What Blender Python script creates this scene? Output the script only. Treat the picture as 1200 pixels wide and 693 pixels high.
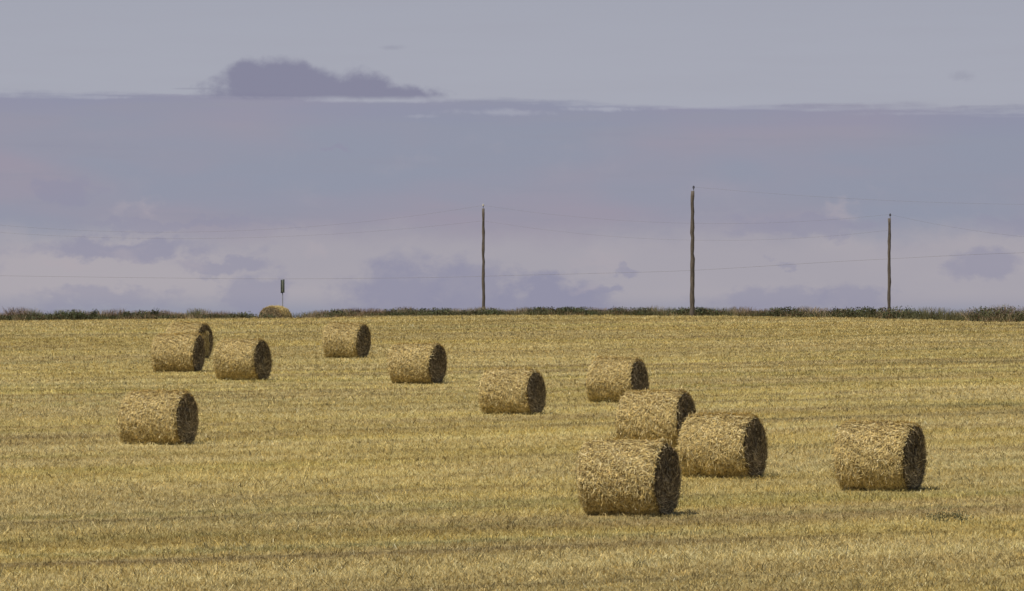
import bpy, math
import numpy as np
from mathutils import Vector, Matrix

# ------------------------------------------------------------------ start
for o in list(bpy.data.objects):
    bpy.data.objects.remove(o, do_unlink=True)
S = bpy.context.scene
COL = S.collection
R_ = math.radians

# ------------------------------------------------------------------ camera
F = 6858.0            # focal length in photo pixels (1200 px wide): a long lens
HOR = 392.0           # photo row of the true horizon
CZ = 5.6              # camera height above the field's plane
SLOPE = (HOR - 258.0) / F
PITCH = math.atan((HOR - 346.5) / F)
cam_d = bpy.data.cameras.new('camera')
cam_d.sensor_width = 36.0
cam_d.lens = 36.0 * F / 1200.0
cam_d.clip_start = 1.0
cam_d.clip_end = 60000.0
cam = bpy.data.objects.new('camera', cam_d)
COL.objects.link(cam)
cam.location = (0, 0, CZ)
cam.rotation_euler = (math.pi / 2 + PITCH, 0, 0)
S.camera = cam

# ------------------------------------------------------------------ sun + exposure
SUN_EL, SUN_AZ = R_(62), R_(46)        # azimuth: behind the camera, to the left
sd = bpy.data.lights.new('sun', 'SUN')
sd.energy = 4.2
sd.angle = R_(0.6)
sd.color = (1.0, 0.93, 0.80)
sun = bpy.data.objects.new('sun', sd)
COL.objects.link(sun)
to_sun = Vector((-math.sin(SUN_AZ) * math.cos(SUN_EL), -math.cos(SUN_AZ) * math.cos(SUN_EL), math.sin(SUN_EL)))
sun.rotation_euler = to_sun.to_track_quat('Z', 'Y').to_euler()
sun.location = (-30, -30, 60)
S.view_settings.view_transform = 'Standard'
S.view_settings.look = 'None'
S.view_settings.exposure = 0.0
S.view_settings.gamma = 1.0
S.view_settings.use_curve_mapping = False

# ------------------------------------------------------------------ world: sky + cloud bank near the horizon
W = bpy.data.worlds.new('World')
S.world = W
W.use_nodes = True
nt = W.node_tree
nt.nodes.clear()
N = nt.nodes.new
L = nt.links.new

def _in(sock, v):
    if hasattr(v, 'is_linked') or isinstance(v, bpy.types.NodeSocket):
        L(v, sock)
    else:
        sock.default_value = v

def M(op, a, b=0.0, c=0.0, clamp=False):
    n = N('ShaderNodeMath'); n.operation = op; n.use_clamp = clamp
    _in(n.inputs[0], a); _in(n.inputs[1], b)
    if op in ('MULTIPLY_ADD',):
        _in(n.inputs[2], c)
    return n.outputs[0]

def smooth(x, lo, hi, a=0.0, b=1.0):
    n = N('ShaderNodeMapRange'); n.interpolation_type = 'SMOOTHSTEP'
    _in(n.inputs['Value'], x)
    n.inputs['From Min'].default_value = lo; n.inputs['From Max'].default_value = hi
    n.inputs['To Min'].default_value = a; n.inputs['To Max'].default_value = b
    return n.outputs[0]

def comb(x, y, z=0.0):
    n = N('ShaderNodeCombineXYZ')
    _in(n.inputs[0], x); _in(n.inputs[1], y); _in(n.inputs[2], z)
    return n.outputs[0]

def noise(vec, scale, detail=6, rough=0.55, dist=0.0):
    n = N('ShaderNodeTexNoise')
    n.inputs['Scale'].default_value = scale; n.inputs['Detail'].default_value = detail
    n.inputs['Roughness'].default_value = rough; n.inputs['Distortion'].default_value = dist
    L(vec, n.inputs['Vector'])
    return M('SUBTRACT', n.outputs['Fac'], 0.5)

def mixc(f, a, b):
    n = N('ShaderNodeMix'); n.data_type = 'RGBA'
    _in(n.inputs[0], f)
    for k, v in ((6, a), (7, b)):
        if isinstance(v, tuple): n.inputs[k].default_value = (*v, 1)
        else: L(v, n.inputs[k])
    return n.outputs[2]

tc = N('ShaderNodeTexCoord')
sep = N('ShaderNodeSeparateXYZ'); L(tc.outputs['Generated'], sep.inputs[0])
az = M('ARCTAN2', sep.outputs[0], sep.outputs[1])
el = M('ARCSINE', sep.outputs[2])
u = M('MULTIPLY_ADD', az, F, 600.0)                # 1 unit = 1/6858 radian of azimuth
y = M('MULTIPLY_ADD', el, -F, HOR)                 # the same unit, measured downwards
wn = N('ShaderNodeTexNoise'); wn.inputs['Scale'].default_value = 1.0; wn.inputs['Detail'].default_value = 5; wn.inputs['Roughness'].default_value = 0.6
L(comb(M('DIVIDE', u, 45), M('DIVIDE', y, 30), 5.0), wn.inputs['Vector'])
wsep = N('ShaderNodeSeparateXYZ'); L(wn.outputs['Color'], wsep.inputs[0])
uw = M('MULTIPLY_ADD', wsep.outputs[0], 90.0, M('SUBTRACT', u, 45.0))
yw = M('MULTIPLY_ADD', wsep.outputs[1], 60.0, M('SUBTRACT', y, 30.0))
nb = noise(comb(M('DIVIDE', u, 100), M('DIVIDE', y, 70)), 1.0, 8, 0.6)            # billows
nf = noise(comb(M('DIVIDE', u, 34), M('DIVIDE', y, 26)), 1.0, 5, 0.6, 0.4)        # fine billows
ns = noise(comb(M('DIVIDE', u, 260), M('DIVIDE', y, 22)), 1.0, 6, 0.55)           # streaks
nbf = M('ADD', nb, M('MULTIPLY', nf, 0.45))
nl = noise(comb(M('DIVIDE', u, 420), M('DIVIDE', y, 120), 3.0), 1.0, 3, 0.5)      # large patches

def ell(u0, y0, a, b, k=0.8, soft=0.5, nz=None, hard=0.0, warp=False):
    du = M('DIVIDE', M('SUBTRACT', uw if warp else u, u0), a)
    dy = M('DIVIDE', M('SUBTRACT', yw if warp else y, y0), b)
    r = M('SQRT', M('ADD', M('MULTIPLY', du, du), M('MULTIPLY', dy, dy)))
    x = M('ADD', M('SUBTRACT', 1.0, r), M('MULTIPLY', nz if nz is not None else nb, k))
    return smooth(x, hard, hard + soft)

# upper clear-ish sky
c = mixc(smooth(y, -150, 110), (0.340, 0.358, 0.43), (0.385, 0.397, 0.465))
c = mixc(M('MULTIPLY', smooth(ns, -0.15, 0.3), 0.35), c, (0.36, 0.365, 0.43))
# top edge of the cloud bank, dipping to the right
ramp = N('ShaderNodeValToRGB')
ramp.color_ramp.interpolation = 'EASE'
pts = [(-200, 109), (47, 111), (300, 112), (450, 119), (560, 120), (640, 115), (900, 114), (928, 121), (1050, 122), (1085, 129), (1400, 133)]
els = ramp.color_ramp.elements
for i, (a, b) in enumerate(pts):
    e = els[i] if i < 2 else els.new(0.5)
    e.position = (a + 200) / 1600.0
    g = (b - 90) / 60.0
    e.color = (g, g, g, 1)
L(M('DIVIDE', M('ADD', u, 200.0), 1600.0), ramp.inputs[0])
edge = M('MULTIPLY_ADD', ramp.outputs[0], 60.0, 90.0)
d = M('SUBTRACT', M('ADD', y, M('MULTIPLY', ns, 36.0)), edge)
d2 = M('ADD', d, M('MULTIPLY', nf, 7.0))
bank = mixc(smooth(nl, -0.14, 0.16), (0.282, 0.302, 0.385), (0.325, 0.300, 0.372))
bank = mixc(M('MULTIPLY', smooth(d, 40, 0), 0.55), bank, (0.275, 0.280, 0.385))
bank = mixc(M('MULTIPLY', smooth(ns, -0.05, 0.25), 0.35), bank, (0.30, 0.305, 0.365))
c = mixc(smooth(d2, -4.0, 4.5), c, bank)
# gentle uneven density inside the bank
c = mixc(M('MULTIPLY', M('MULTIPLY', smooth(nbf, 0.0, 0.35), smooth(d, 10, 60)), 0.35), c, (0.345, 0.335, 0.40))
c = mixc(M('MULTIPLY', M('MULTIPLY', smooth(ns, 0.02, 0.25), smooth(d, 10, 40)), 0.30), c, (0.265, 0.268, 0.365))
# pinkish lighter zone low in the bank
yz = M('ADD', y, M('MULTIPLY', nb, 60.0))
low = M('MULTIPLY', smooth(yz, 250, 300), smooth(y, 372, 340))
lowc = mixc(smooth(nl, -0.15, 0.15), (0.43, 0.395, 0.425), (0.385, 0.365, 0.41))
c = mixc(M('MULTIPLY', low, 0.9), c, lowc)
# billowing darker clouds inside the bank
DK = (0.280, 0.276, 0.372)
for (u0, y0, a, b, amt) in ((470, 345, 85, 52, .85), (545, 338, 60, 42, .7), (640, 350, 75, 36, .95), (1150, 312, 50, 22, .6), (690, 355, 50, 20, .7),
                            (735, 320, 18, 9, .6), (716, 342, 20, 9, .7), (900, 352, 90, 22, .6), (1010, 350, 60, 22, .6),
                            (70, 225, 45, 18, .6), (150, 290, 140, 16, .75), (260, 310, 60, 12, .6), (385, 178, 24, 7, .6),
                            (300, 350, 50, 26, .6), (120, 350, 110, 16, .5), (950, 265, 110, 16, .55), (215, 262, 150, 8, .45),
                            (908, 314, 14, 7, .5), (1200, 262, 80, 14, .4), (-80, 300, 120, 30, .6)):
    m = ell(u0, y0, a, b, 1.8, 0.65, nbf, -0.08, True)
    c = mixc(M('MULTIPLY', m, amt), c, DK)
# pale sunlit heads
for (u0, y0, a, b, amt) in ((165, 240, 30, 14, .5), (150, 296, 32, 14, .5), (981, 242, 26, 12, .5), (225, 308, 26, 10, .4),
                            (370, 298, 20, 10, .35), (75, 312, 60, 9, .6), (700, 305, 60, 14, .4), (690, 338, 26, 7, .45)):
    m = ell(u0, y0, a, b, 3.0, 1.4, nbf, -0.1, True)
    c = mixc(M('MULTIPLY', m, amt), c, (0.43, 0.385, 0.42))
# bright thin gaps under the bank's top edge
for (u0, y0, a, b, amt) in ((125, 115, 45, 1.6, .45), (330, 114, 80, 1.6, .5), (440, 118, 75, 2.2, .6), (490, 136.5, 22, 2.0, .3), (590, 132, 60, 3.2, .45),
                            (715, 128, 50, 2.4, .65), (800, 126, 60, 1.8, .3), (870, 127, 60, 1.8, .3), (1070, 134, 60, 2.0, .3)):
    m = ell(u0, y0, a * 1.2, b * 1.3, 3.4, 1.3, nf, -0.25)
    c = mixc(M('MULTIPLY', m, amt), c, (0.42, 0.43, 0.50))
# the separate dark cloud, flat based
def heap(parts, base, col, amt, k=1.7):
    global c
    tot = None
    for p in parts:
        m = ell(*p, k, 0.55, nbf, -0.12)
        tot = m if tot is None else M('MAXIMUM', tot, m)
    tot = M('MULTIPLY', tot, smooth(M('ADD', y, M('MULTIPLY', nf, 6.0)), base + 4, base - 4))
    c = mixc(M('MULTIPLY', tot, amt), c, col)
heap(((290, 98, 40, 30), (325, 98, 52, 32), (372, 102, 48, 24), (425, 108, 54, 29), (462, 113, 48, 20), (300, 110, 60, 22), (370, 110, 80, 26), (420, 114, 90, 14)), 115.5, (0.230, 0.230, 0.322), 0.93)
c = mixc(M('MULTIPLY', ell(230, 104.5, 38, 1.6, 1.0, 0.6, nf), 0.5), c, (0.29, 0.295, 0.37))
c = mixc(M('MULTIPLY', ell(459, 56, 22, 4.5, 1.8, 0.8, nf), 0.45), c, (0.29, 0.295, 0.37))
c = mixc(M('MULTIPLY', ell(1128, 91, 20, 9, 2.2, 0.9, nf), 0.4), c, (0.29, 0.295, 0.37))

sky = N('ShaderNodeTexSky')
sky.sky_type = 'NISHITA'; sky.sun_disc = False
sky.sun_elevation = SUN_EL; sky.sun_rotation = math.pi + SUN_AZ
bg1 = N('ShaderNodeBackground'); L(sky.outputs[0], bg1.inputs[0]); bg1.inputs[1].default_value = 0.07
bg2 = N('ShaderNodeBackground'); L(c, bg2.inputs[0]); bg2.inputs[1].default_value = 1.0
mx = N('ShaderNodeMixShader')
L(smooth(y, -900, -250), mx.inputs[0]); L(bg1.outputs[0], mx.inputs[1]); L(bg2.outputs[0], mx.inputs[2])
out = N('ShaderNodeOutputWorld'); L(mx.outputs[0], out.inputs[0])

# ------------------------------------------------------------------ helpers
rng = np.random.default_rng(7)

def _hash(ix, iy, seed):
    h = (ix.astype(np.int64) * 374761393 + iy.astype(np.int64) * 668265263 + seed * 1442695041) & 0xFFFFFFFF
    h = ((h ^ (h >> 13)) * 1274126177) & 0xFFFFFFFF
    return ((h ^ (h >> 16)) & 0xFFFF) / 65535.0

def vn(x, y, seed=0):
    x = np.asarray(x, float); y = np.asarray(y, float)
    ix = np.floor(x); iy = np.floor(y)
    fx = x - ix; fy = y - iy
    fx = fx * fx * (3 - 2 * fx); fy = fy * fy * (3 - 2 * fy)
    a = _hash(ix, iy, seed); b = _hash(ix + 1, iy, seed)
    cc = _hash(ix, iy + 1, seed); dd = _hash(ix + 1, iy + 1, seed)
    return (a * (1 - fx) + b * fx) * (1 - fy) + (cc * (1 - fx) + dd * fx) * fy

def fbm(x, y, seed=0, oct=4):
    t = 0; amp = 1.0; s = 0
    for i in range(oct):
        t = t + amp * vn(x * 2 ** i + 17.3 * i, y * 2 ** i - 9.1 * i, seed + i); s += amp; amp *= 0.5
    return t / s

def edge_y(x):      # distance of the field's far edge from the camera's line, along x (metres)
    return np.interp(x, [-60, -27, -19, -13.5, -7.5, 2.5, 15, 19.5, 23, 26, 60],
                     [318, 325.5, 331, 334, 341, 343, 338, 334, 328, 321, 312])

BX13, BY13 = (318.5 - 600) * 336.3 / F, 336.3
def ground_z(x, y):
    x = np.asarray(x, float); y = np.asarray(y, float)
    e = edge_y(x) + 3.0
    yy = np.minimum(y, e)
    z = SLOPE * yy
    und = (fbm(x / 26.0, y / 40.0, 3, 3) - 0.5) * 0.16 + (fbm(x / 7.0, y / 9.0, 9, 2) - 0.5) * 0.05
    fade = np.clip((330 - y) / 60, 0, 1)
    z = z + und * fade * (y > 30)
    over = np.maximum(y - e, 0)
    z = z - 12.0 * (1 - np.exp(-over / 200.0))
    z = z - 0.80 * np.exp(-((x - BX13) / 2.2) ** 2 - ((y - BY13 - 0.3) / 1.6) ** 2)
    return z

def ray(X, Y):
    dx = (X - 600) / F; dy = (346.5 - Y) / F
    cp, sp = math.cos(PITCH), math.sin(PITCH)
    return np.array([dx, cp - dy * sp, sp + dy * cp])

def at(X, Y, dist):           # point at forward distance dist
    r = ray(X, Y); t = dist / r[1]
    return np.array([0, 0, CZ]) + r * t

def on_ground(X, Y):
    r = ray(X, Y)
    ts = np.linspace(60, 420, 14401)
    p = r[None, :] / r[1] * ts[:, None]
    z = p[:, 2] + CZ - ground_z(p[:, 0], p[:, 1])
    k = int(np.argmax(z < 0))
    return p[k, 0], p[k, 1], float(ground_z(p[k, 0], p[k, 1]))

def mesh_from(name, V, Fq, mat, parent=None, colors=None, smooth_=False, uvattr=None):
    """V (n,3), Fq (m,k) constant-size faces; colors per vertex (n,3)."""
    me = bpy.data.meshes.new(name)
    V = np.ascontiguousarray(V, dtype=np.float32); Fq = np.ascontiguousarray(Fq, dtype=np.int32)
    m, k = Fq.shape
    me.vertices.add(len(V)); me.vertices.foreach_set('co', V.ravel())
    me.loops.add(m * k); me.loops.foreach_set('vertex_index', Fq.ravel())
    me.polygons.add(m)
    me.polygons.foreach_set('loop_start', np.arange(0, m * k, k, dtype=np.int32))
    me.polygons.foreach_set('loop_total', np.full(m, k, dtype=np.int32))
    if smooth_: me.polygons.foreach_set('use_smooth', np.ones(m, dtype=bool))
    me.update(calc_edges=True)
    if colors is not None:
        a = me.color_attributes.new('tint', 'FLOAT_COLOR', 'POINT')
        cc = np.ones((len(V), 4), np.float32); cc[:, :3] = colors
        a.data.foreach_set('color', cc.ravel())
    me.materials.append(mat)
    o = bpy.data.objects.new(name, me)
    COL.objects.link(o)
    if parent is not None: o.parent = parent
    return o

def tag(o, label=None, cat=None, group=None, kind=None):
    if label: o['label'] = label
    if cat: o['category'] = cat
    if group: o['group'] = group
    if kind: o['kind'] = kind
    return o

def empty(name, loc, rz=0.0):
    o = bpy.data.objects.new(name, None); COL.objects.link(o)
    o.location = tuple(float(v) for v in loc); o.rotation_euler = (0, 0, rz)
    o.empty_display_size = 0.3
    return o

# ------------------------------------------------------------------ materials
def mat_base(name):
    m = bpy.data.materials.new(name); m.use_nodes = True
    t = m.node_tree; b = t.nodes['Principled BSDF']
    return m, t, b

def mat_tint(name, rough=0.75, spec=0.2, noise_scale=9.0, amt=0.35, transl=0.0):
    m, t, b = mat_base(name)
    a = t.nodes.new('ShaderNodeAttribute'); a.attribute_name = 'tint'
    g = t.nodes.new('ShaderNodeNewGeometry')
    n = t.nodes.new('ShaderNodeTexNoise'); n.inputs['Scale'].default_value = noise_scale; n.inputs['Detail'].default_value = 4
    t.links.new(g.outputs['Position'], n.inputs['Vector'])
    r = t.nodes.new('ShaderNodeMapRange')
    r.inputs['From Min'].default_value = 0.3; r.inputs['From Max'].default_value = 0.7
    r.inputs['To Min'].default_value = 1 - amt; r.inputs['To Max'].default_value = 1 + amt
    t.links.new(n.outputs['Fac'], r.inputs['Value'])
    v = t.nodes.new('ShaderNodeVectorMath'); v.operation = 'SCALE'
    t.links.new(a.outputs['Color'], v.inputs[0]); t.links.new(r.outputs[0], v.inputs['Scale'])
    t.links.new(v.outputs[0], b.inputs['Base Color'])
    b.inputs['Roughness'].default_value = rough
    b.inputs['Specular IOR Level'].default_value = spec
    if transl:
        tr = t.nodes.new('ShaderNodeBsdfTranslucent'); t.links.new(v.outputs[0], tr.inputs['Color'])
        mxx = t.nodes.new('ShaderNodeMixShader'); mxx.inputs[0].default_value = transl
        t.links.new(b.outputs[0], mxx.inputs[1]); t.links.new(tr.outputs[0], mxx.inputs[2])
        t.links.new(mxx.outputs[0], t.nodes['Material Output'].inputs['Surface'])
    return m

M_field = mat_tint('stubble_soil', 0.9, 0.1, 6.0, 0.35)
M_stub = mat_tint('straw_stalks', 0.6, 0.25, 14.0, 0.25, 0.12)
M_bale = mat_tint('bale_straw', 0.7, 0.2, 16.0, 0.45)
M_wisp = mat_tint('loose_straw', 0.55, 0.3, 20.0, 0.2, 0.08)
M_end = mat_tint('weathered_shaded_bale_end', 0.85, 0.1, 12.0, 0.5)  # end tint: weathered brown, with shade among the cut stalks painted in
M_leaf = mat_tint('verge_leaves', 0.7, 0.2, 3.0, 0.4, 0.12)

def mat_wood():
    m, t, b = mat_base('weathered_pole_wood')
    tcn = t.nodes.new('ShaderNodeTexCoord')
    mp = t.nodes.new('ShaderNodeMapping'); mp.inputs['Scale'].default_value = (30, 30, 1.6)
    n = t.nodes.new('ShaderNodeTexNoise'); n.inputs['Scale'].default_value = 1.0; n.inputs['Detail'].default_value = 6
    t.links.new(tcn.outputs['Object'], mp.inputs[0]); t.links.new(mp.outputs[0], n.inputs['Vector'])
    cr = t.nodes.new('ShaderNodeValToRGB')
    cr.color_ramp.elements[0].position = 0.35; cr.color_ramp.elements[0].color = (0.045, 0.037, 0.030, 1)
    cr.color_ramp.elements[1].position = 0.7; cr.color_ramp.elements[1].color = (0.17, 0.138, 0.112, 1)
    t.links.new(n.outputs['Fac'], cr.inputs[0]); t.links.new(cr.outputs[0], b.inputs['Base Color'])
    b.inputs['Roughness'].default_value = 0.85
    return m
M_wood = mat_wood()

def mat_plain(name, col, rough=0.5, metal=0.0, var=0.3):
    m, t, b = mat_base(name)
    tcn = t.nodes.new('ShaderNodeTexCoord')
    n = t.nodes.new('ShaderNodeTexNoise'); n.inputs['Scale'].default_value = 9.0; n.inputs['Detail'].default_value = 5
    t.links.new(tcn.outputs['Object'], n.inputs['Vector'])
    cr = t.nodes.new('ShaderNodeValToRGB')
    cr.color_ramp.elements[0].position = 0.3; cr.color_ramp.elements[0].color = (*[v * (1 - var) for v in col], 1)
    cr.color_ramp.elements[1].position = 0.7; cr.color_ramp.elements[1].color = (*[v * (1 + var) for v in col], 1)
    t.links.new(n.outputs['Fac'], cr.inputs[0]); t.links.new(cr.outputs[0], b.inputs['Base Color'])
    b.inputs['Roughness'].default_value = rough; b.inputs['Metallic'].default_value = metal
    return m
M_wire = mat_plain('oxidised_wire', (0.17, 0.16, 0.16), 0.6, 0.3)
M_ins = mat_plain('dark_glazed_insulator', (0.05, 0.05, 0.07), 0.3)
M_pale = mat_plain('pale_insulator', (0.45, 0.43, 0.38), 0.4)
M_steel = mat_plain('galvanised_steel', (0.12, 0.12, 0.13), 0.7, 0.0)
M_panel = mat_plain('dark_green_panel', (0.045, 0.055, 0.045), 0.6)
M_panel2 = mat_plain('pale_olive_strip', (0.24, 0.25, 0.18), 0.6)

# ------------------------------------------------------------------ the field (one sheet to the horizon)
ROW = R_(35)
cr_, sr_ = math.cos(ROW), math.sin(ROW)
def row_coords(x, y):
    w = 3.0 * (fbm(x / 60.0, y / 60.0, 31, 2) - 0.5)
    return x * cr_ + y * sr_, -x * sr_ + y * cr_ + w

def streak(x, y):
    """0..1 tone along the machine's rows: pale chaff windrows and darker wheel lines."""
    a, b = row_coords(x, y)
    s1 = fbm(a / 50.0, b / 1.5, 41, 4)
    s2 = fbm(a / 90.0, b / 7.5, 51, 3)
    s3 = fbm(a / 12.0, b / 1.1, 61, 3)
    return np.clip(0.5 + (s1 - 0.5) * 1.25 + (s2 - 0.5) * 0.6 + (s3 - 0.5) * 0.6, 0, 1)

def wheel(x, y):
    a, b = row_coords(x, y)
    ph = b / 11.5 + 0.35 * (fbm(a / 80.0, b / 30.0, 71, 2) - 0.5)
    f = ph - np.floor(ph)
    t1 = np.exp(-((f - 0.32) * 11.5 / 0.35) ** 2) + np.exp(-((f - 0.50) * 11.5 / 0.35) ** 2)
    return np.clip(t1, 0, 1) * np.clip((fbm(a / 25.0, b / 6.0, 81, 3) - 0.40) * 4, 0, 1)

TRACKS = [(on_ground(*p_), on_ground(*q_), w_, k_) for p_, q_, w_, k_ in (
    ((20, 598), (620, 569), 0.55, 0.75), ((0, 605), (640, 575), 0.30, 0.4), ((20, 402), (185, 398), 1.2, 0.5), ((690, 466), (1190, 436), 0.8, 0.5),
    ((930, 397), (1190, 386), 1.2, 0.5), ((20, 556), (330, 548), 0.5, 0.35), ((860, 604), (1190, 592), 0.5, 0.35), ((250, 505), (700, 489), 0.6, 0.35))]
def tracks(x, y):
    t = np.zeros(np.shape(x))
    for p_, q_, w_, k_ in TRACKS:
        dx, dy = q_[0] - p_[0], q_[1] - p_[1]; ln_ = math.hypot(dx, dy)
        al = ((x - p_[0]) * dx + (y - p_[1]) * dy) / ln_
        dd = ((x - p_[0]) * dy - (y - p_[1]) * dx) / ln_ + 0.5 * (vn(al / 9.0, al * 0, 7) - 0.5)
        f = np.clip(al / 4, 0, 1) * np.clip((ln_ - al) / 4, 0, 1)
        t = np.maximum(t, k_ * f * np.exp(-(dd / w_) ** 2) * (0.35 + 0.9 * vn(al / 0.9, dd * 2, 8)))
    return np.clip(t, 0, 1)

def green(x, y):
    a, b = row_coords(x, y)
    g = np.clip((fbm(a / 30.0, b / 1.6, 91, 3) - 0.62) * 5, 0, 1) * 0.7
    # the green line that crosses the upper field
    gx, gy, _ = GREEN0
    _, b0 = row_coords(np.array([gx]), np.array([gy]))
    g = g + np.exp(-((b - b0[0]) / 0.9) ** 2) * np.clip((a - 145) / 15, 0, 1) * (0.4 + 0.6 * vn(a / 3.0, b, 5))
    return np.clip(g, 0, 1)
GREEN0 = on_ground(700, 417)

def field_color(x, y, base=False):
    s = streak(x, y); wl = np.clip(wheel(x, y) + 1.3 * tracks(x, y), 0, 1.4); g = green(x, y)
    dark = np.array([0.315, 0.235, 0.103]); mid = np.array([0.475, 0.372, 0.158]); pale = np.array([0.585, 0.482, 0.225])
    s_ = s[..., None]
    c1 = np.where(s_ < 0.5, dark + (mid - dark) * (s_ * 2), mid + (pale - mid) * (s_ * 2 - 1))
    c1 = c1 * (1 - 0.35 * wl[..., None])
    c1 = c1 * (1 - g[..., None] * 0.42) + g[..., None] * 0.42 * np.array([0.13, 0.17, 0.05])
    gm = fbm(x / 9.0, y / 14.0, 101, 3)[..., None]
    ra, rb = row_coords(x, y)
    ye = np.clip((fbm(ra / 14.0, rb / 3.0, 107, 4)[..., None] - 0.42) * 3.5, 0, 1)
    c1 = c1 * (1 + ye * np.array([0.02, 0.015, -0.16]))
    c1 = c1 * (0.88 + 0.26 * gm)
    if base: c1 = c1 * 0.72
    return c1

xs = np.concatenate([[-30000, -8000, -2500, -900, -350, -150, -80], np.arange(-50, 50.01, 0.6), [80, 150, 350, 900, 2500, 8000, 30000]])
ys = np.concatenate([[-30000, -5000, -800, -100, 0, 30, 50, 65], np.arange(75, 318, 0.8), np.arange(318, 352, 0.4),
                     [354, 357, 361, 367, 375, 385, 400, 425, 460, 520, 600, 750, 1000, 1500, 2500, 5000, 12000, 35000]])
gx, gy = np.meshgrid(xs, ys)
gz = ground_z(gx, np.maximum(gy, -400))
V = np.stack([gx, gy, gz], -1).reshape(-1, 3)
nx, ny = len(xs), len(ys)
i, j = np.meshgrid(np.arange(nx - 1), np.arange(ny - 1))
k = (j * nx + i).ravel()
Fq = np.stack([k, k + 1, k + 1 + nx, k + nx], -1)
colf = field_color(gx.ravel(), gy.ravel(), True)
field = mesh_from('field', V, Fq, M_field, colors=colf, smooth_=True)
tag(field, 'golden harvested grain field sloping up to a low crest', 'field', kind='structure')

# ------------------------------------------------------------------ bales
# photo columns/rows: left, right, top, visible base, left edge of the dark end
BALES = [
    (177, 241, 390, 434, 225, 'straw bale at the upper left hiding most of another bale behind it'),
    (193, 250, 377, 419, 229, 'mostly hidden straw bale behind the front one of the upper left pair'),
    (250, 319, 396, 444, 296, 'straw bale just right of the overlapping upper left pair'),
    (377, 435, 378, 418, 417, 'small far straw bale below and right of the half sunken bale'),
    (453, 523, 401, 448, 503, 'straw bale alone, below and left of the leftmost utility pole'),
    (561, 640, 431, 484, 616, 'lone straw bale in the middle, left of the cluster of three'),
    (687, 761, 418, 470, 738, 'whole straw bale directly behind the cluster of three bales'),
    (721, 817, 457, 521, 791, 'straw bale at the back of the cluster of three, dark end half hidden'),
    (794, 898, 484, 558, 871, 'rightmost straw bale of the cluster of three, dark end fully in view'),
    (676, 797, 514, 602, 765, 'largest and nearest straw bale, at the front of the cluster of three'),
    (977, 1085, 494, 573, 1056, 'large straw bale standing alone at the far right of the field'),
    (139, 233, 457, 519, 204, 'straw bale standing alone at far left, pale curl in its dark end'),
]
GRP = 'round straw bales scattered on the stubble field'

def strand_quads(P, D, Nn, length, width, lift0, lift1):
    """thin quads from centre P along D, offset along normal Nn by lift at both ends."""
    h = length[:, None] / 2
    A = P - D * h + Nn * lift0[:, None]
    B = P + D * h + Nn * lift1[:, None]
    side = np.cross(D, Nn); side /= np.linalg.norm(side, axis=1, keepdims=True) + 1e-9
    # twist the strip a little
    tw = rng.uniform(-0.6, 0.6, len(P))[:, None]
    side = side * np.cos(tw) + Nn * np.sin(tw)
    w = width[:, None] / 2
    V = np.stack([A - side * w, A + side * w, B + side * w * 0.8, B - side * w * 0.8], 1).reshape(-1, 3)
    n = len(P)
    Fq = np.arange(n * 4).reshape(n, 4)
    return V, Fq

def merge(parts):
    Vs, Fs, Cs = [], [], []; off = 0
    for V, Fq, C in parts:
        Vs.append(V); Fs.append(Fq + off); Cs.append(C); off += len(V)
    return np.concatenate(Vs), np.concatenate(Fs), np.concatenate(Cs)

STRAW = np.array([[0.68, 0.53, 0.215], [0.55, 0.41, 0.155], [0.80, 0.67, 0.34], [0.33, 0.24, 0.10], [0.62, 0.51, 0.25], [0.88, 0.78, 0.48]]) * np.array([0.94, 0.91, 0.86])

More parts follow.
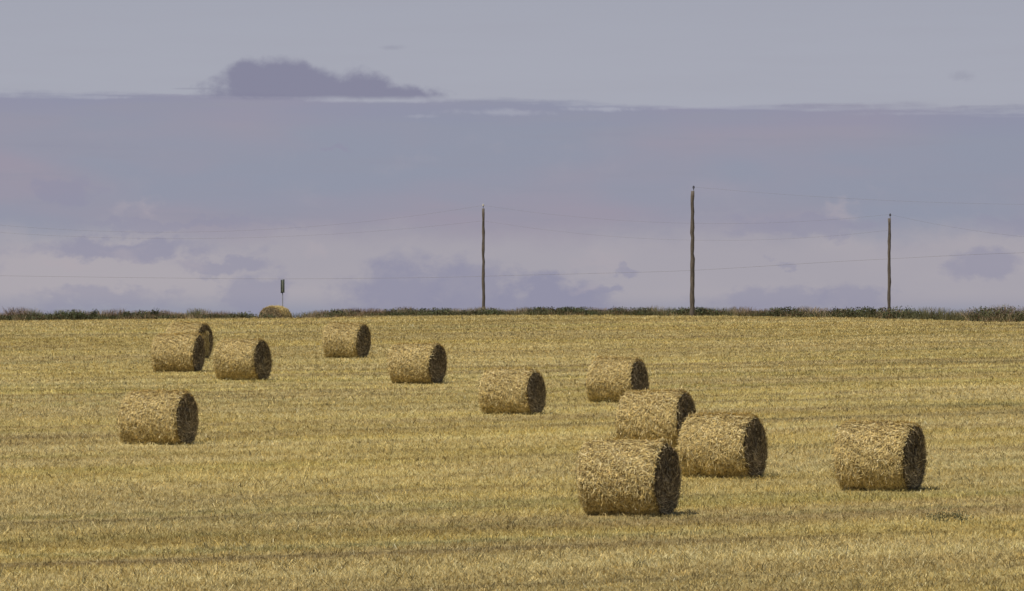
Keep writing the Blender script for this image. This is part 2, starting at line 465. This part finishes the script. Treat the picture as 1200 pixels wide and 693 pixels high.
def make_bale(loc, rz, D, Ln, seed, label, group=GRP, endc=(0.165, 0.125, 0.075), endw=1.25):
    root = empty('straw_bale', loc, rz)
    tag(root, label, 'bale', group)
    FL = 0.88
    R = D / (1 + FL)
    sd_ = seed * 13 + 5
    ph1, ph2 = seed * 1.7, seed * 2.9
    e2, tp, tz, ty = rng.uniform(0.01, 0.04), rng.uniform(-0.025, 0.025), rng.uniform(-0.07, 0.07), rng.uniform(-0.05, 0.05)
    def radius(th, x):
        r = R * (1 + tp * x + e2 * np.sin(2 * th + ph1) + 0.012 * np.sin(3 * th + ph2) + 0.015 * np.sin(x * 2.2 + ph1))
        cx = np.cos(th) * 3; sx = np.sin(th) * 3
        r = r + (fbm(cx * 2.6 + 40 + x * 2.2, sx * 2.6 + x * 5.5 + 40, sd_, 4) - 0.5) * 0.11
        r = r + (vn(cx * 9 + x * 6, sx * 9 + x * 23, sd_ + 9) - 0.5) * 0.035
        eb = np.clip((np.abs(x) - (Ln / 2 - 0.09)) / 0.09, 0, 1)
        return r - 0.055 * eb ** 2
    def place(th, x, r):
        yy = np.cos(th) * r * 1.02
        zz = np.sin(th) * r
        zz = np.maximum(zz, -R * FL)
        k_ = np.clip(x / (Ln / 2), -1, 1)
        return np.stack([x + k_ * (tz * zz + ty * yy), yy, zz + R * FL], -1)
    nt_, nx_ = 120, 56
    th = np.linspace(0, 2 * math.pi, nt_, endpoint=False)
    xx = np.linspace(-Ln / 2, Ln / 2, nx_)
    T, X = np.meshgrid(th, xx)
    V = place(T, X, radius(T, X)).reshape(-1, 3)
    ii, jj = np.meshgrid(np.arange(nt_), np.arange(nx_ - 1))
    a = (jj * nt_ + ii).ravel(); b = (jj * nt_ + (ii + 1) % nt_).ravel()
    Fq = np.stack([a, b, b + nt_, a + nt_], -1)
    dk = fbm(T.ravel() * 6, X.ravel() * 7, sd_ + 3, 3)[:, None]
    C = np.array([0.22, 0.155, 0.065]) * (0.6 + 0.8 * dk)
    parts = [(V, Fq, C)]
    # straw strands over the rolled side
    n = 20000
    th = rng.uniform(0, 2 * math.pi, n); x = rng.uniform(-Ln / 2, Ln / 2, n)
    r = radius(th, x)
    P = place(th, x, r)
    Nn = np.stack([0 * th, np.cos(th), np.sin(th)], -1)
    Tn = np.stack([0 * th, -np.sin(th), np.cos(th)], -1)
    ang = np.where(rng.random(n) < 0.55, rng.normal(0, 0.5, n), rng.uniform(-1.57, 1.57, n))
    Dv = Tn * np.cos(ang)[:, None] + np.array([1.0, 0, 0]) * np.sin(ang)[:, None]
    keep = P[:, 2] > 0.01
    ln = rng.uniform(0.04, 0.14, n); wd = rng.uniform(0.004, 0.009, n)
    l0 = rng.uniform(-0.02, 0.02, n); l1 = l0 + np.abs(rng.normal(0, 0.028, n))
    Vs, Fs = strand_quads(P[keep], Dv[keep], Nn[keep], ln[keep], wd[keep], l0[keep], l1[keep])
    pal = STRAW[rng.choice(6, keep.sum(), p=[.30, .20, .18, .12, .15, .05])] * rng.uniform(0.8, 1.15, (keep.sum(), 1))
    patch = 0.80 + 0.4 * fbm(th[keep] * 2.2, x[keep] * 2.4, sd_ + 30, 3)[:, None]
    parts.append((Vs, Fs, np.repeat(pal * patch, 4, 0)))
    # thicker twisted wisps lying over the strands
    n = 3200
    th = rng.uniform(0, 2 * math.pi, n); x = rng.uniform(-Ln / 2, Ln / 2, n)
    P = place(th, x, radius(th, x)); Nn = np.stack([0 * th, np.cos(th), np.sin(th)], -1)
    Tn = np.stack([0 * th, -np.sin(th), np.cos(th)], -1)
    ang = rng.uniform(-1.57, 1.57, n)
    Dv = Tn * np.cos(ang)[:, None] + np.array([1.0, 0, 0]) * np.sin(ang)[:, None]
    keep = P[:, 2] > 0.02; kk = keep.sum()
    l0 = rng.uniform(0.0, 0.025, kk)
    Vs, Fs = strand_quads(P[keep], Dv[keep], Nn[keep], rng.uniform(0.06, 0.18, kk), rng.uniform(0.005, 0.010, kk), l0, l0 + rng.uniform(0, 0.04, kk))
    pal = 0.95 * STRAW[rng.choice(6, kk, p=[.26, .16, .20, .18, .12, .08])]
    parts.append((Vs, Fs, np.repeat(pal, 4, 0)))
    # long shaggy strands, drooping
    n = 900
    th = rng.uniform(0, 2 * math.pi, n); x = rng.uniform(-Ln / 2 - 0.02, Ln / 2 + 0.02, n)
    P = place(th, x, radius(th, x)); Nn = np.stack([0 * th, np.cos(th), np.sin(th)], -1)
    Dv = rng.normal(0, 1, (n, 3)); Dv /= np.linalg.norm(Dv, axis=1, keepdims=True)
    keep = P[:, 2] > 0.06
    Vs, Fs = strand_quads(P[keep], Dv[keep], Nn[keep], rng.uniform(0.12, 0.26, keep.sum()), rng.uniform(0.006, 0.011, keep.sum()),
                          rng.uniform(-0.01, 0.03, keep.sum()), rng.uniform(0.0, 0.05, keep.sum()))
    pal = STRAW[rng.choice(6, keep.sum())]
    parts.append((Vs, Fs, np.repeat(pal, 4, 0)))
    Va, Fa, Ca = merge(parts)
    Va[:, 2] = np.maximum(Va[:, 2], 0.0)
    mesh_from('rolled_side', Va, Fa, M_bale, root, Ca)
    # the two ends: rolled layers seen end-on
    for sgn in (1, -1):
        nr = 30
        th = np.linspace(0, 2 * math.pi, nt_, endpoint=False)
        rr = np.linspace(0.02, 1.0, nr)
        T, Q = np.meshgrid(th, rr)
        rad = (radius(T, np.full_like(T, sgn * Ln / 2)) - 0.004) * Q
        spiral = np.sin((Q * 11 + T / (2 * math.pi)) * 2 * math.pi)
        bump = 0.010 * spiral + (fbm(np.cos(T) * Q * 9 + 20, np.sin(T) * Q * 9 + 20, sd_ + 60 + sgn, 4) - 0.5) * 0.10 * np.clip((1 - Q) * 6, 0, 1)
        xq = sgn * (Ln / 2 + 0.03 * (1 - Q ** 2) + bump)
        xq = xq + sgn * (tz * np.sin(T) * rad + ty * np.cos(T) * rad)
        V = np.stack([xq, np.cos(T) * rad * 1.02, np.maximum(np.sin(T) * rad, -R * FL) + R * FL], -1).reshape(-1, 3)
        ii, jj = np.meshgrid(np.arange(nt_), np.arange(nr - 1))
        a = (jj * nt_ + ii).ravel(); b = (jj * nt_ + (ii + 1) % nt_).ravel()
        Fq = np.stack([a, b, b + nt_, a + nt_], -1)
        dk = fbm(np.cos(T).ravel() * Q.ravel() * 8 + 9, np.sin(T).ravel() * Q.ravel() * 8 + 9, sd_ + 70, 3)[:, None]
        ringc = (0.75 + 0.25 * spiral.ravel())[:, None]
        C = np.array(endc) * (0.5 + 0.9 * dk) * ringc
        parts = [(V, Fq, C)]
        n = 2600
        th = rng.uniform(0, 2 * math.pi, n); q = np.sqrt(rng.random(n))
        rad = radius(th, np.full(n, sgn * Ln / 2)) * q * 0.985
        P = np.stack([np.full(n, sgn * (Ln / 2)) + sgn * (0.03 * (1 - q ** 2) + tz * np.sin(th) * rad + ty * np.cos(th) * rad), np.cos(th) * rad, np.sin(th) * rad + R * FL], -1)
        Nn = np.tile([float(sgn), 0, 0], (n, 1))
        Tn = np.stack([0 * th, -np.sin(th), np.cos(th)], -1); Rn = np.stack([0 * th, np.cos(th), np.sin(th)], -1)
        ang = np.where(rng.random(n) < 0.7, rng.normal(0, 0.55, n), rng.uniform(-1.57, 1.57, n))
        Dv = Tn * np.cos(ang)[:, None] + Rn * np.sin(ang)[:, None]
        keep = P[:, 2] > 0.05
        kk = keep.sum()
        Vs, Fs = strand_quads(P[keep], Dv[keep], Nn[keep], rng.uniform(0.05, 0.16, kk), rng.uniform(0.004, 0.009, kk),
                              rng.uniform(0.0, 0.04, kk), rng.uniform(0.01, 0.08, kk))
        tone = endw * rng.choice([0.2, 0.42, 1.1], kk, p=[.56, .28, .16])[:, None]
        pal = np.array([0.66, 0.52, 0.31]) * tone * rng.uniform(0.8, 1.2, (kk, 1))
        parts.append((Vs, Fs, np.repeat(pal, 4, 0)))
        if seed == 1 and sgn == 1:                       # a torn layer of straw hanging off the end
            n = 900
            yy_ = rng.uniform(-0.5, 0.20, n); zz_ = rng.uniform(0.15, 1.12, n) - np.abs(yy_) * 0.25
            P = np.stack([Ln / 2 + rng.uniform(0.04, 0.12, n), yy_, zz_], -1)
            Dv = np.stack([rng.normal(0, 0.2, n), rng.normal(0.35, 0.3, n), -np.ones(n)], -1); Dv /= np.linalg.norm(Dv, axis=1, keepdims=True)
            Vs, Fs = strand_quads(P, Dv, np.tile([1.0, 0, 0], (n, 1)), rng.uniform(0.08, 0.2, n), rng.uniform(0.010, 0.018, n),
                                  rng.uniform(-0.04, 0.06, n), rng.uniform(-0.04, 0.06, n))
            parts.append((Vs, Fs, np.repeat(STRAW[rng.choice(6, n)] * 1.0, 4, 0)))
        if seed in (2, 9, 11, 8, 10) and sgn == 1:      # pale curls of loose straw hanging on the end
            n = 60
            cx0 = rng.uniform(-0.1, 0.15); cz0 = R + rng.uniform(-0.25, 0.1)
            t0 = rng.uniform(0, 5.0, n)
            rr_ = 0.06 + 0.05 * t0 + rng.normal(0, 0.02, n)
            P = np.stack([np.full(n, Ln / 2 + 0.06), cx0 + np.cos(t0) * rr_ * 0.8, cz0 + np.sin(t0) * rr_], -1)
            Dv = np.stack([0 * t0, -np.sin(t0), np.cos(t0)], -1)
            Vs, Fs = strand_quads(P, Dv, np.tile([1.0, 0, 0], (n, 1)), rng.uniform(0.05, 0.13, n), rng.uniform(0.010, 0.018, n),
                                  rng.uniform(0, 0.03, n), rng.uniform(0, 0.05, n))
            pal = np.array([0.50, 0.41, 0.27]) * rng.uniform(0.5, 1.1, (n, 1))
            parts.append((Vs, Fs, np.repeat(pal, 4, 0)))
        Va, Fa, Ca = merge(parts)
        Va[:, 2] = np.maximum(Va[:, 2], 0.0)
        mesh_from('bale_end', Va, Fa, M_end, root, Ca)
    return root

foot = []        # footprints, so that no stubble grows inside a bale
for n_, (xl, xr, yt, yb, xf, lab) in enumerate(BALES):
    X0 = (xl + xr) / 2
    px, py, pz = on_ground(X0, yb + 1.5)
    hpx = yb + 1.5 - yt
    D = (hpx - 1.5) * py / F * 0.985
    sn = min(0.5, 0.93 * (xr - xf) / (yb - yt))
    tv = math.asin(sn)                       # angle between axis and the normal of the view ray
    Ln = (xr - xl - D * sn * F / py - 2) * py / F / math.cos(tv)
    view = math.atan2(px, py)                # azimuth of the view ray
    rz = -tv - view
    make_bale((px, py, pz), rz, D, Ln, n_, lab)
    foot.append((px, py, rz, Ln / 2, D / 2))
    print('bale', n_, round(px, 1), round(py, 1), 'D', round(D, 2), 'L', round(Ln, 2), 'rz', round(math.degrees(rz), 1))
# the half sunken bale behind the field's edge, seen from its end
z13 = 5.6 + (HOR - 359.5) * BY13 / F - 1.38
make_bale((BX13 + 0.18, BY13 + 0.7, z13), R_(-90 - 17), 1.40, 1.5, 13,
          'half sunken straw bale at the far field edge beneath the marker sign', endc=(0.36, 0.25, 0.12), endw=1.1)  # sun-facing end: lighter colour, with less shade painted in
foot.append((BX13 + 0.25, BY13 + 0.7, R_(-110), 0.75, 0.7))

# ------------------------------------------------------------------ stubble
def inside_bales(x, y, pad=0.02):
    m = np.zeros(len(x), bool)
    for (bx, by, rz, hl, r) in foot:
        dx = x - bx; dy = y - by
        c0, s0 = math.cos(rz), math.sin(rz)
        lx = dx * c0 + dy * s0; ly = -dx * s0 + dy * c0
        m |= (np.abs(lx) < hl + pad) & (np.abs(ly) < r * 0.62 + pad)
    return m

def scatter(density, y0, y1, wfun):
    """random points with density(d) per square metre"""
    out = []
    step = 5.0
    yy = y0
    while yy < y1:
        ym = yy + step / 2; w = wfun(ym)
        n = int(density(ym) * step * 2 * w)
        out.append(np.stack([rng.uniform(-w, w, n), rng.uniform(yy, yy + step, n)], -1))
        yy += step
    return np.concatenate(out)

wf = lambda d_: d_ * 0.100 + 5.0
P = scatter(lambda d_: max(17.0, 95.0 * (100.0 / d_) ** 2), 72, 346, wf)
# most tufts stand on drill rows
a, b = P[:, 0] * cr_ + P[:, 1] * sr_, -P[:, 0] * sr_ + P[:, 1] * cr_
b2 = np.round(b / 0.25) * 0.25 + rng.normal(0, 0.035, len(b))
b = np.where(rng.random(len(b)) < 0.75, b2, b)
P = np.stack([a * cr_ - b * sr_, a * sr_ + b * cr_], -1)
ok = (P[:, 1] < edge_y(P[:, 0]) + 0.3) & ~inside_bales(P[:, 0], P[:, 1])
P = P[ok]
nT = len(P)
s = streak(P[:, 0], P[:, 1]); wl = np.clip(wheel(P[:, 0], P[:, 1]) + tracks(P[:, 0], P[:, 1]), 0, 1)
hT = rng.uniform(0.03, 0.085, nT) * (0.8 + 0.4 * s) * (1 - 0.55 * wl) * (0.8 + 0.5 * fbm(P[:, 0] / 1.2, P[:, 1] / 1.2, 111, 2))
lod = np.clip(P[:, 1] / 130.0, 1.0, 2.4)
cT = field_color(P[:, 0], P[:, 1]) * rng.choice([0.42, 0.86, 1.06, 1.36], nT, p=[.15, .29, .42, .14])[:, None]
hue = rng.normal(0, 0.05, nT)
rare = rng.random(nT)
cT[rare < 0.012] = [0.085, 0.075, 0.035]; hT[rare < 0.012] *= 1.7
cT[rare > 0.996] = [0.72, 0.62, 0.36]; hT[rare > 0.996] *= 1.4
cT = cT * np.stack([1 + hue, np.ones(nT), 1 - hue * 2], -1)
NB = 4
idx = np.repeat(np.arange(nT), NB)
nB = len(idx)
base = P[idx] + rng.normal(0, 0.035, (nB, 2)) * lod[idx][:, None]
hb = hT[idx] * rng.uniform(0.55, 1.25, nB)
lean = rng.normal(0, 0.75, (nB, 2))
flat = rng.random(nB) < 0.25                 # fallen pieces
lean[flat] *= 3.5
hb[flat] *= 0.5
bz = ground_z(base[:, 0], base[:, 1])
A = np.stack([base[:, 0], base[:, 1], bz - 0.01], -1)
Bp = A + np.stack([lean[:, 0] * hb, lean[:, 1] * hb, hb + 0.01], -1)
az_ = rng.uniform(0, math.pi, nB)
sd3 = np.stack([np.cos(az_), np.sin(az_), np.zeros(nB)], -1)
w = (rng.uniform(0.006, 0.013, nB) * lod[idx] / 2)[:, None]
V = np.stack([A - sd3 * w, A + sd3 * w, Bp + sd3 * w * 0.8, Bp - sd3 * w * 0.8], 1).reshape(-1, 3)
Fq = np.arange(nB * 4).reshape(nB, 4)
cB = np.clip(cT[idx] * rng.uniform(0.8, 1.2, (nB, 1)), 0.01, 0.85)
stub = mesh_from('stubble', V, Fq, M_stub, colors=np.repeat(cB, 4, 0))
tag(stub, 'short golden cut straw stubble covering the whole field', 'stubble', kind='stuff')
print('tufts', nT, 'blades', nB)

# ------------------------------------------------------------------ verge of grass and weeds along the field's far edge
def veg_blades(P, h, wd, lean_s, col, taper=0.3):
    n = len(P)
    lean = rng.normal(0, lean_s, (n, 2))
    A = np.array(P); B_ = A + np.stack([lean[:, 0] * h, lean[:, 1] * h, h], -1)
    az_ = rng.uniform(0, math.pi, n)
    s3 = np.stack([np.cos(az_), np.sin(az_), np.zeros(n)], -1) * (wd / 2)[:, None]
    V = np.stack([A - s3, A + s3, B_ + s3 * taper, B_ - s3 * taper], 1).reshape(-1, 3)
    return V, np.arange(n * 4).reshape(n, 4), np.repeat(col, 4, 0)

def veg_leaves(C, size, col):
    n = len(C)
    a = rng.normal(0, 1, (n, 3)); a /= np.linalg.norm(a, axis=1, keepdims=True)
    b = np.cross(a, rng.normal(0, 1, (n, 3))); b /= np.linalg.norm(b, axis=1, keepdims=True)
    a = a * size[:, None]; b = b * (size * 0.45)[:, None]
    V = np.stack([C - a, C + b, C + a, C - b], 1).reshape(-1, 3)
    return V, np.arange(n * 4).reshape(n, 4), np.repeat(col, 4, 0)

def verge_h(x):       # height of the growth along the edge (metres)
    h = np.interp(x, [-40, -27, -19, -13, -5, 5, 14, 19, 23, 27, 45], [0.5, 0.52, 0.44, 0.38, 0.42, 0.46, 0.50, 0.56, 0.68, 0.80, 0.85])
    return h
parts = []
XW = 42.0
# dry grass behind, tall and thin
n = 36000
x = rng.uniform(-XW, XW, n); off = rng.uniform(1.2, 4.2, n)
yv = edge_y(x) + off
h = verge_h(x) * rng.uniform(0.5, 1.1, n) * (0.50 + 1.0 * fbm(x / 0.9, off * 0 + 2, 121, 3))
pz = ground_z(x, yv)
mixn = fbm(x / 2.0, off / 2, 131, 3)
tan_ = np.array([0.34, 0.26, 0.155]); ros = np.array([0.25, 0.17, 0.11]); grn = np.array([0.17, 0.165, 0.075])
cc = np.where((mixn > 0.60)[:, None], ros, np.where((mixn < 0.40)[:, None], grn, tan_)) * rng.uniform(0.6, 1.2, (n, 1))
parts.append(veg_blades(np.stack([x, yv, pz], -1), h, rng.uniform(0.012, 0.035, n), 0.42, cc))
# green weeds in front: leafy clumps
nc = 2600
x = rng.uniform(-XW, XW, nc); off = rng.uniform(0.3, 2.6, nc)
dens = fbm(x / 1.3, off * 0.4, 141, 3) * 1.25 - 0.12 + np.interp(x, [-30, -8, 5, 20], [-0.03, -0.06, 0.02, 0.08])
keep = dens > 0.42
x, off, dens = x[keep], off[keep], dens[keep]
hc = verge_h(x) * np.clip(0.25 + (dens - 0.4) * 2.4, 0.22, 1.0) * rng.uniform(0.75, 1.15, len(x))
nl_ = 34
ix = np.repeat(np.arange(len(x)), nl_)
hh = hc[ix] * rng.random(len(ix)) ** 0.8
sp = 0.16 + 0.1 * rng.random(len(ix))
cx = x[ix] + rng.normal(0, 1, len(ix)) * sp; cy = edge_y(x[ix]) + off[ix] + rng.normal(0, 1, len(ix)) * sp * 0.8
C3 = np.stack([cx, cy, ground_z(cx, cy) + hh], -1)
kindc = rng.random(len(x))
palv = np.where((kindc < 0.55)[:, None], [0.095, 0.108, 0.05], np.where((kindc < 0.80)[:, None], [0.065, 0.068, 0.036], np.where((kindc < 0.9)[:, None], [0.12, 0.07, 0.035], [0.17, 0.17, 0.075])))
parts.append(veg_leaves(C3, rng.uniform(0.03, 0.075, len(ix)), palv[ix] * rng.uniform(0.55, 1.3, (len(ix), 1))))
# mixed short grass through the whole strip
n = 24000
x = rng.uniform(-XW, XW, n); off = rng.uniform(0.1, 3.0, n); yv = edge_y(x) + off
h = verge_h(x) * rng.uniform(0.3, 0.7, n)
mixn = fbm(x / 1.2, off / 1.2, 151, 3)
cc = np.where((mixn > 0.58)[:, None], [0.30, 0.225, 0.13], [0.13, 0.12, 0.06]) * rng.uniform(0.55, 1.3, (n, 1))
parts.append(veg_blades(np.stack([x, yv, ground_z(x, yv)], -1), h, rng.uniform(0.015, 0.04, n), 0.5, cc))
Va, Fa, Ca = merge(parts)
verge = mesh_from('verge_grass', Va, Fa, M_leaf, colors=Ca)
tag(verge, 'dark strip of rough grass and green weeds along the far field edge', 'grass', kind='stuff')

# taller weeds that stand up out of the verge
def weed(X, Ytop, wpx, seed, label, dist_off=1.2):
    gx_ = (X - 600) * 330 / F
    d0 = float(edge_y(gx_)) + dist_off
    gx_ = (X - 600) * d0 / F
    gz_ = float(ground_z(gx_, d0))
    ztop = CZ + (HOR - Ytop) * d0 / F
    hgt = max(0.3, ztop - gz_)
    wr = wpx * d0 / F / 2
    root = empty('tall_weed', (gx_, d0, gz_)); tag(root, label, 'weed', 'taller weeds standing up out of the verge')
    pr, pl = [], []
    ns_ = 7
    tops = []
    for k_ in range(ns_):
        bx = rng.normal(0, wr * 0.25, 2)
        tx = bx + rng.normal(0, wr * 0.45, 2)
        hk = hgt * rng.uniform(0.7, 1.0)
        tops.append((bx, tx, hk))
        A = np.array([[bx[0], bx[1], 0.0]]); Bq = np.array([[tx[0], tx[1], hk]])
        for ang in (0, math.pi / 2):
            s3 = np.array([[math.cos(ang), math.sin(ang), 0]]) * 0.008
            V = np.stack([A - s3, A + s3, Bq + s3 * .5, Bq - s3 * .5], 1).reshape(-1, 3)
            pr.append((V, np.arange(4).reshape(1, 4), np.tile([0.11, 0.09, 0.05], (4, 1))))
        n = 40
        f = rng.uniform(0.25, 1.0, n)
        C3 = np.stack([bx[0] + (tx[0] - bx[0]) * f, bx[1] + (tx[1] - bx[1]) * f, hk * f], -1) + rng.normal(0, 0.05, (n, 3))
        pl.append(veg_leaves(C3, rng.uniform(0.025, 0.06, n), np.tile([0.075, 0.085, 0.035], (n, 1)) * rng.uniform(0.5, 1.3, (n, 1))))
    a_, b_, c_ = merge(pr); mesh_from('stem', a_, b_, M_leaf, root, c_)
    a_, b_, c_ = merge(pl); mesh_from('leaves', a_, b_, M_leaf, root, c_)

weed(90, 363.5, 16, 1, 'broad dark weed, leftmost of the taller weeds in the verge')
weed(110, 362.5, 8, 2, 'thin dark weed second from the left in the verge')
weed(147, 364, 10, 3, 'small dark weed third from the left in the verge')
weed(183, 361.5, 12, 4, 'tallest dark bushy weed in the verge, above left of the overlapping bales')
weed(980, 361, 14, 5, 'low reddish dark weed left of the rightmost utility pole')
weed(1022, 360.5, 12, 6, 'green weed just left of the foot of the rightmost utility pole')

# ------------------------------------------------------------------ weeds in the near stubble
def weed_patch(X0, X1, Yc, n, label):
    Vp = []
    p0 = on_ground(X0, Yc + 1); p1 = on_ground(X1, Yc - 1)
    t = rng.random(n)
    x = p0[0] + (p1[0] - p0[0]) * t + rng.normal(0, 0.10, n); yv = p0[1] + (p1[1] - p0[1]) * t + rng.normal(0, 0.5, n)
    C3 = np.stack([x, yv, ground_z(x, yv) + rng.uniform(0.02, 0.15, n)], -1)
    V_, F_, C_ = veg_leaves(C3, rng.uniform(0.015, 0.035, n), np.tile([0.15, 0.145, 0.07], (n, 1)) * rng.uniform(0.6, 1.2, (n, 1)))
    tag(mesh_from('weed_patch', V_, F_, M_leaf, colors=C_), label, 'weeds', kind='stuff')
weed_patch(1088, 1136, 611, 420, 'dull green patch of low weeds in the stubble at the lower right')

# ------------------------------------------------------------------ poles
def tube(pts, radii, seg=14, cap=True):
    pts = np.array(pts, float)
    n = len(pts)
    Vv, Ff = [], []
    for i_ in range(n):
        d_ = pts[min(i_ + 1, n - 1)] - pts[max(i_ - 1, 0)]; d_ /= np.linalg.norm(d_)
        up = np.array([0, 0, 1.0]) if abs(d_[2]) < 0.9 else np.array([1.0, 0, 0])
        a_ = np.cross(d_, up); a_ /= np.linalg.norm(a_); b_ = np.cross(d_, a_)
        for k_ in range(seg):
            t_ = 2 * math.pi * k_ / seg
            Vv.append(pts[i_] + (a_ * math.cos(t_) + b_ * math.sin(t_)) * radii[i_])
    for i_ in range(n - 1):
        for k_ in range(seg):
            k2 = (k_ + 1) % seg
            Ff.append((i_ * seg + k_, i_ * seg + k2, (i_ + 1) * seg + k2, (i_ + 1) * seg + k_))
    if cap:
        for i_ in (0, n - 1):
            Vv.append(pts[i_]); c0 = len(Vv) - 1
            for k_ in range(0, seg, 2):
                Ff.append((c0, i_ * seg + k_, i_ * seg + (k_ + 1) % seg, i_ * seg + (k_ + 2) % seg))
    return np.array(Vv), np.array(Ff)

def pole(X, Ytop, Ybot, dist, rb, rt, label, pale=False, Xbot=None, ins_dx=0.05):
    top = at(X, Ytop, dist)
    xb = at(Xbot if Xbot else X, Ytop, dist)[0]
    zb = float(ground_z(xb, dist))
    H = top[2] - zb
    root = empty('utility_pole', (xb, dist, zb)); tag(root, label, 'pole', 'utility poles beyond the field')
    k_ = 26
    zs = np.linspace(-0.3, H, k_)
    dxs = (top[0] - xb) * zs / H + rng.normal(0, 0.012, k_); dxs[-1] = top[0] - xb
    rad = rb + (rt - rb) * np.linspace(0, 1, k_) + rng.normal(0, 0.008, k_)
    Vv, Ff = tube(np.stack([dxs, rng.normal(0, 0.01, k_), zs], -1), rad, 16)
    mesh_from('pole_shaft', Vv, Ff, M_wood, root, smooth_=True)
    tx = top[0] - xb
    # bracket plate, pin and insulator at the top
    Vv, Ff = tube([[tx + ins_dx, 0, H - 0.25], [tx + ins_dx, 0, H + 0.17]], [0.028, 0.022], 10)
    pin = mesh_from('insulator_pin', Vv, Ff, M_steel, root)
    zz = H + 0.15
    prof = [(0.03, 0), (0.075, 0.01), (0.07, 0.05), (0.045, 0.07), (0.062, 0.09), (0.055, 0.13), (0.02, 0.16)]
    Vv, Ff = tube([[tx + ins_dx, 0, zz + p_[1]] for p_ in prof], [p_[0] for p_ in prof], 14)
    mesh_from('insulator', Vv, Ff, M_pale if pale else M_ins, root, smooth_=True)
    return top + np.array([ins_dx, 0, 0.24])

t1 = pole(566.3, 244.5, 363, 388, 0.115, 0.085, 'leftmost weathered wooden utility pole, at the centre of the skyline', True, 566.8, 0.0)
t2 = pole(811.8, 224.0, 368, 339.9, 0.145, 0.095, 'tallest and nearest wooden utility pole, rising out of the verge', False, 811.2)
t3 = pole(1042.2, 256.0, 361, 372, 0.115, 0.085, 'rightmost and shortest wooden utility pole, beyond the green verge', False, 1041.6)

# ------------------------------------------------------------------ wires
def wire(label, pts, rad=0.0036, seg=5):
    """pts: (photo column, row, distance) anchors smoothed into hanging spans"""
    P3 = np.array([at(*p_) for p_ in pts])
    # Catmull-Rom through the anchors
    outp = []
    n = len(P3)
    for i_ in range(n - 1):
        p0 = P3[max(i_ - 1, 0)]; p1 = P3[i_]; p2 = P3[i_ + 1]; p3 = P3[min(i_ + 2, n - 1)]
        for t_ in np.linspace(0, 1, 9)[:-1]:
            outp.append(0.5 * ((2 * p1) + (-p0 + p2) * t_ + (2 * p0 - 5 * p1 + 4 * p2 - p3) * t_ ** 2 + (-p0 + 3 * p1 - 3 * p2 + p3) * t_ ** 3))
    outp.append(P3[-1])
    Vv, Ff = tube(outp, [rad] * len(outp), seg, cap=False)
    o = mesh_from('overhead_wire', Vv, Ff, M_wire, smooth_=True)
    tag(o, label, 'wire', 'overhead wires crossing the sky')
def sag(p, q, s_, n=8, end=True):
    out_ = []
    for i_ in range(n + (1 if end else 0)):
        t_ = i_ / n
        out_.append((p[0] + (q[0] - p[0]) * t_, p[1] + (q[1] - p[1]) * t_ + 4 * s_ * t_ * (1 - t_), p[2] + (q[2] - p[2]) * t_))
    return out_
wire('upper thin wire dipping from the left edge up to the top of the leftmost pole', sag((-60, 258, 388), (566.3, 241, 388), 22))
wire('lower thin wire hanging left of the leftmost pole, below the upper one', sag((-60, 268, 388), (566.3, 259, 387.8), 16))
wire('upper thin wire sagging between the tops of the leftmost and rightmost poles', sag((566.3, 241, 388), (1042.9, 251.5, 372), 15.5))
wire('lower thin wire sagging from the leftmost pole to the rightmost pole', sag((566.3, 259, 387.8), (1042.2, 270, 371.8), 17))
wire('thin wire dropping from the rightmost pole top to the right edge', sag((1042.9, 251.5, 372), (1320, 284, 340), 8))
wire('faint wire running almost level off the right side of the tallest pole top', sag((812.6, 219.3, 339.9), (1400, 238, 330), 9))
wire('thick pale lowest cable crossing the whole sky close above the verge', [(-80, 322, 420), (47, 324, 415), (200, 326, 410), (330, 327, 405),
     (500, 325.5, 400), (600, 323, 398), (700, 320.5, 396), (812, 317, 394), (960, 308, 390), (1042, 303.5, 388), (1153, 298, 385), (1280, 294, 380)], 0.0065)

# ------------------------------------------------------------------ marker sign on a thin post
dS = 340.0
xb = at(331.2, 350, dS)[0]; zb = float(ground_z(xb, dS)); top = at(331.2, 327.8, dS); bot = at(331.2, 343.5, dS)
sg = empty('marker_sign', (xb, dS, zb)); tag(sg, 'narrow dark upright marker sign on a thin steel post above the half sunken bale', 'sign')
Vv, Ff = tube([[0, 0, -0.2], [0, 0, top[2] - zb - 0.05]], [0.030, 0.028], 10)
mesh_from('post', Vv, Ff, M_steel, sg)
def boxm(name, c_, s_, mat, parent, rz=0):
    V_ = np.array([[x_, y_, z_] for x_ in (-.5, .5) for y_ in (-.5, .5) for z_ in (-.5, .5)]) * s_
    c0, s0 = math.cos(rz), math.sin(rz)
    V_ = np.stack([V_[:, 0] * c0 - V_[:, 1] * s0, V_[:, 0] * s0 + V_[:, 1] * c0, V_[:, 2]], -1) + c_
    F_ = np.array([[0, 1, 3, 2], [4, 6, 7, 5], [0, 4, 5, 1], [2, 3, 7, 6], [0, 2, 6, 4], [1, 5, 7, 3]])
    o = mesh_from(name, V_, F_, mat, parent)
    bv = o.modifiers.new('bevel', 'BEVEL'); bv.width = 0.006; bv.segments = 2
    return o
hP = top[2] - bot[2]; zc_ = (top[2] + bot[2]) / 2 - zb
boxm('panel', np.array([-0.062, -0.045, zc_ - 0.01]), np.array([0.10, 0.03, hP]), M_panel, sg)
boxm('panel', np.array([0.062, -0.045, zc_ + 0.01]), np.array([0.10, 0.03, hP]), M_panel, sg)
boxm('pale_strip', np.array([0.0, -0.052, zc_]), np.array([0.035, 0.02, hP * 0.86]), M_panel2, sg)

# ------------------------------------------------------------------ render settings
S.render.engine = 'CYCLES'
S.render.resolution_x = 1024
S.render.resolution_y = 591
S.cycles.max_bounces = 6
S.cycles.diffuse_bounces = 3
S.cycles.transparent_max_bounces = 4
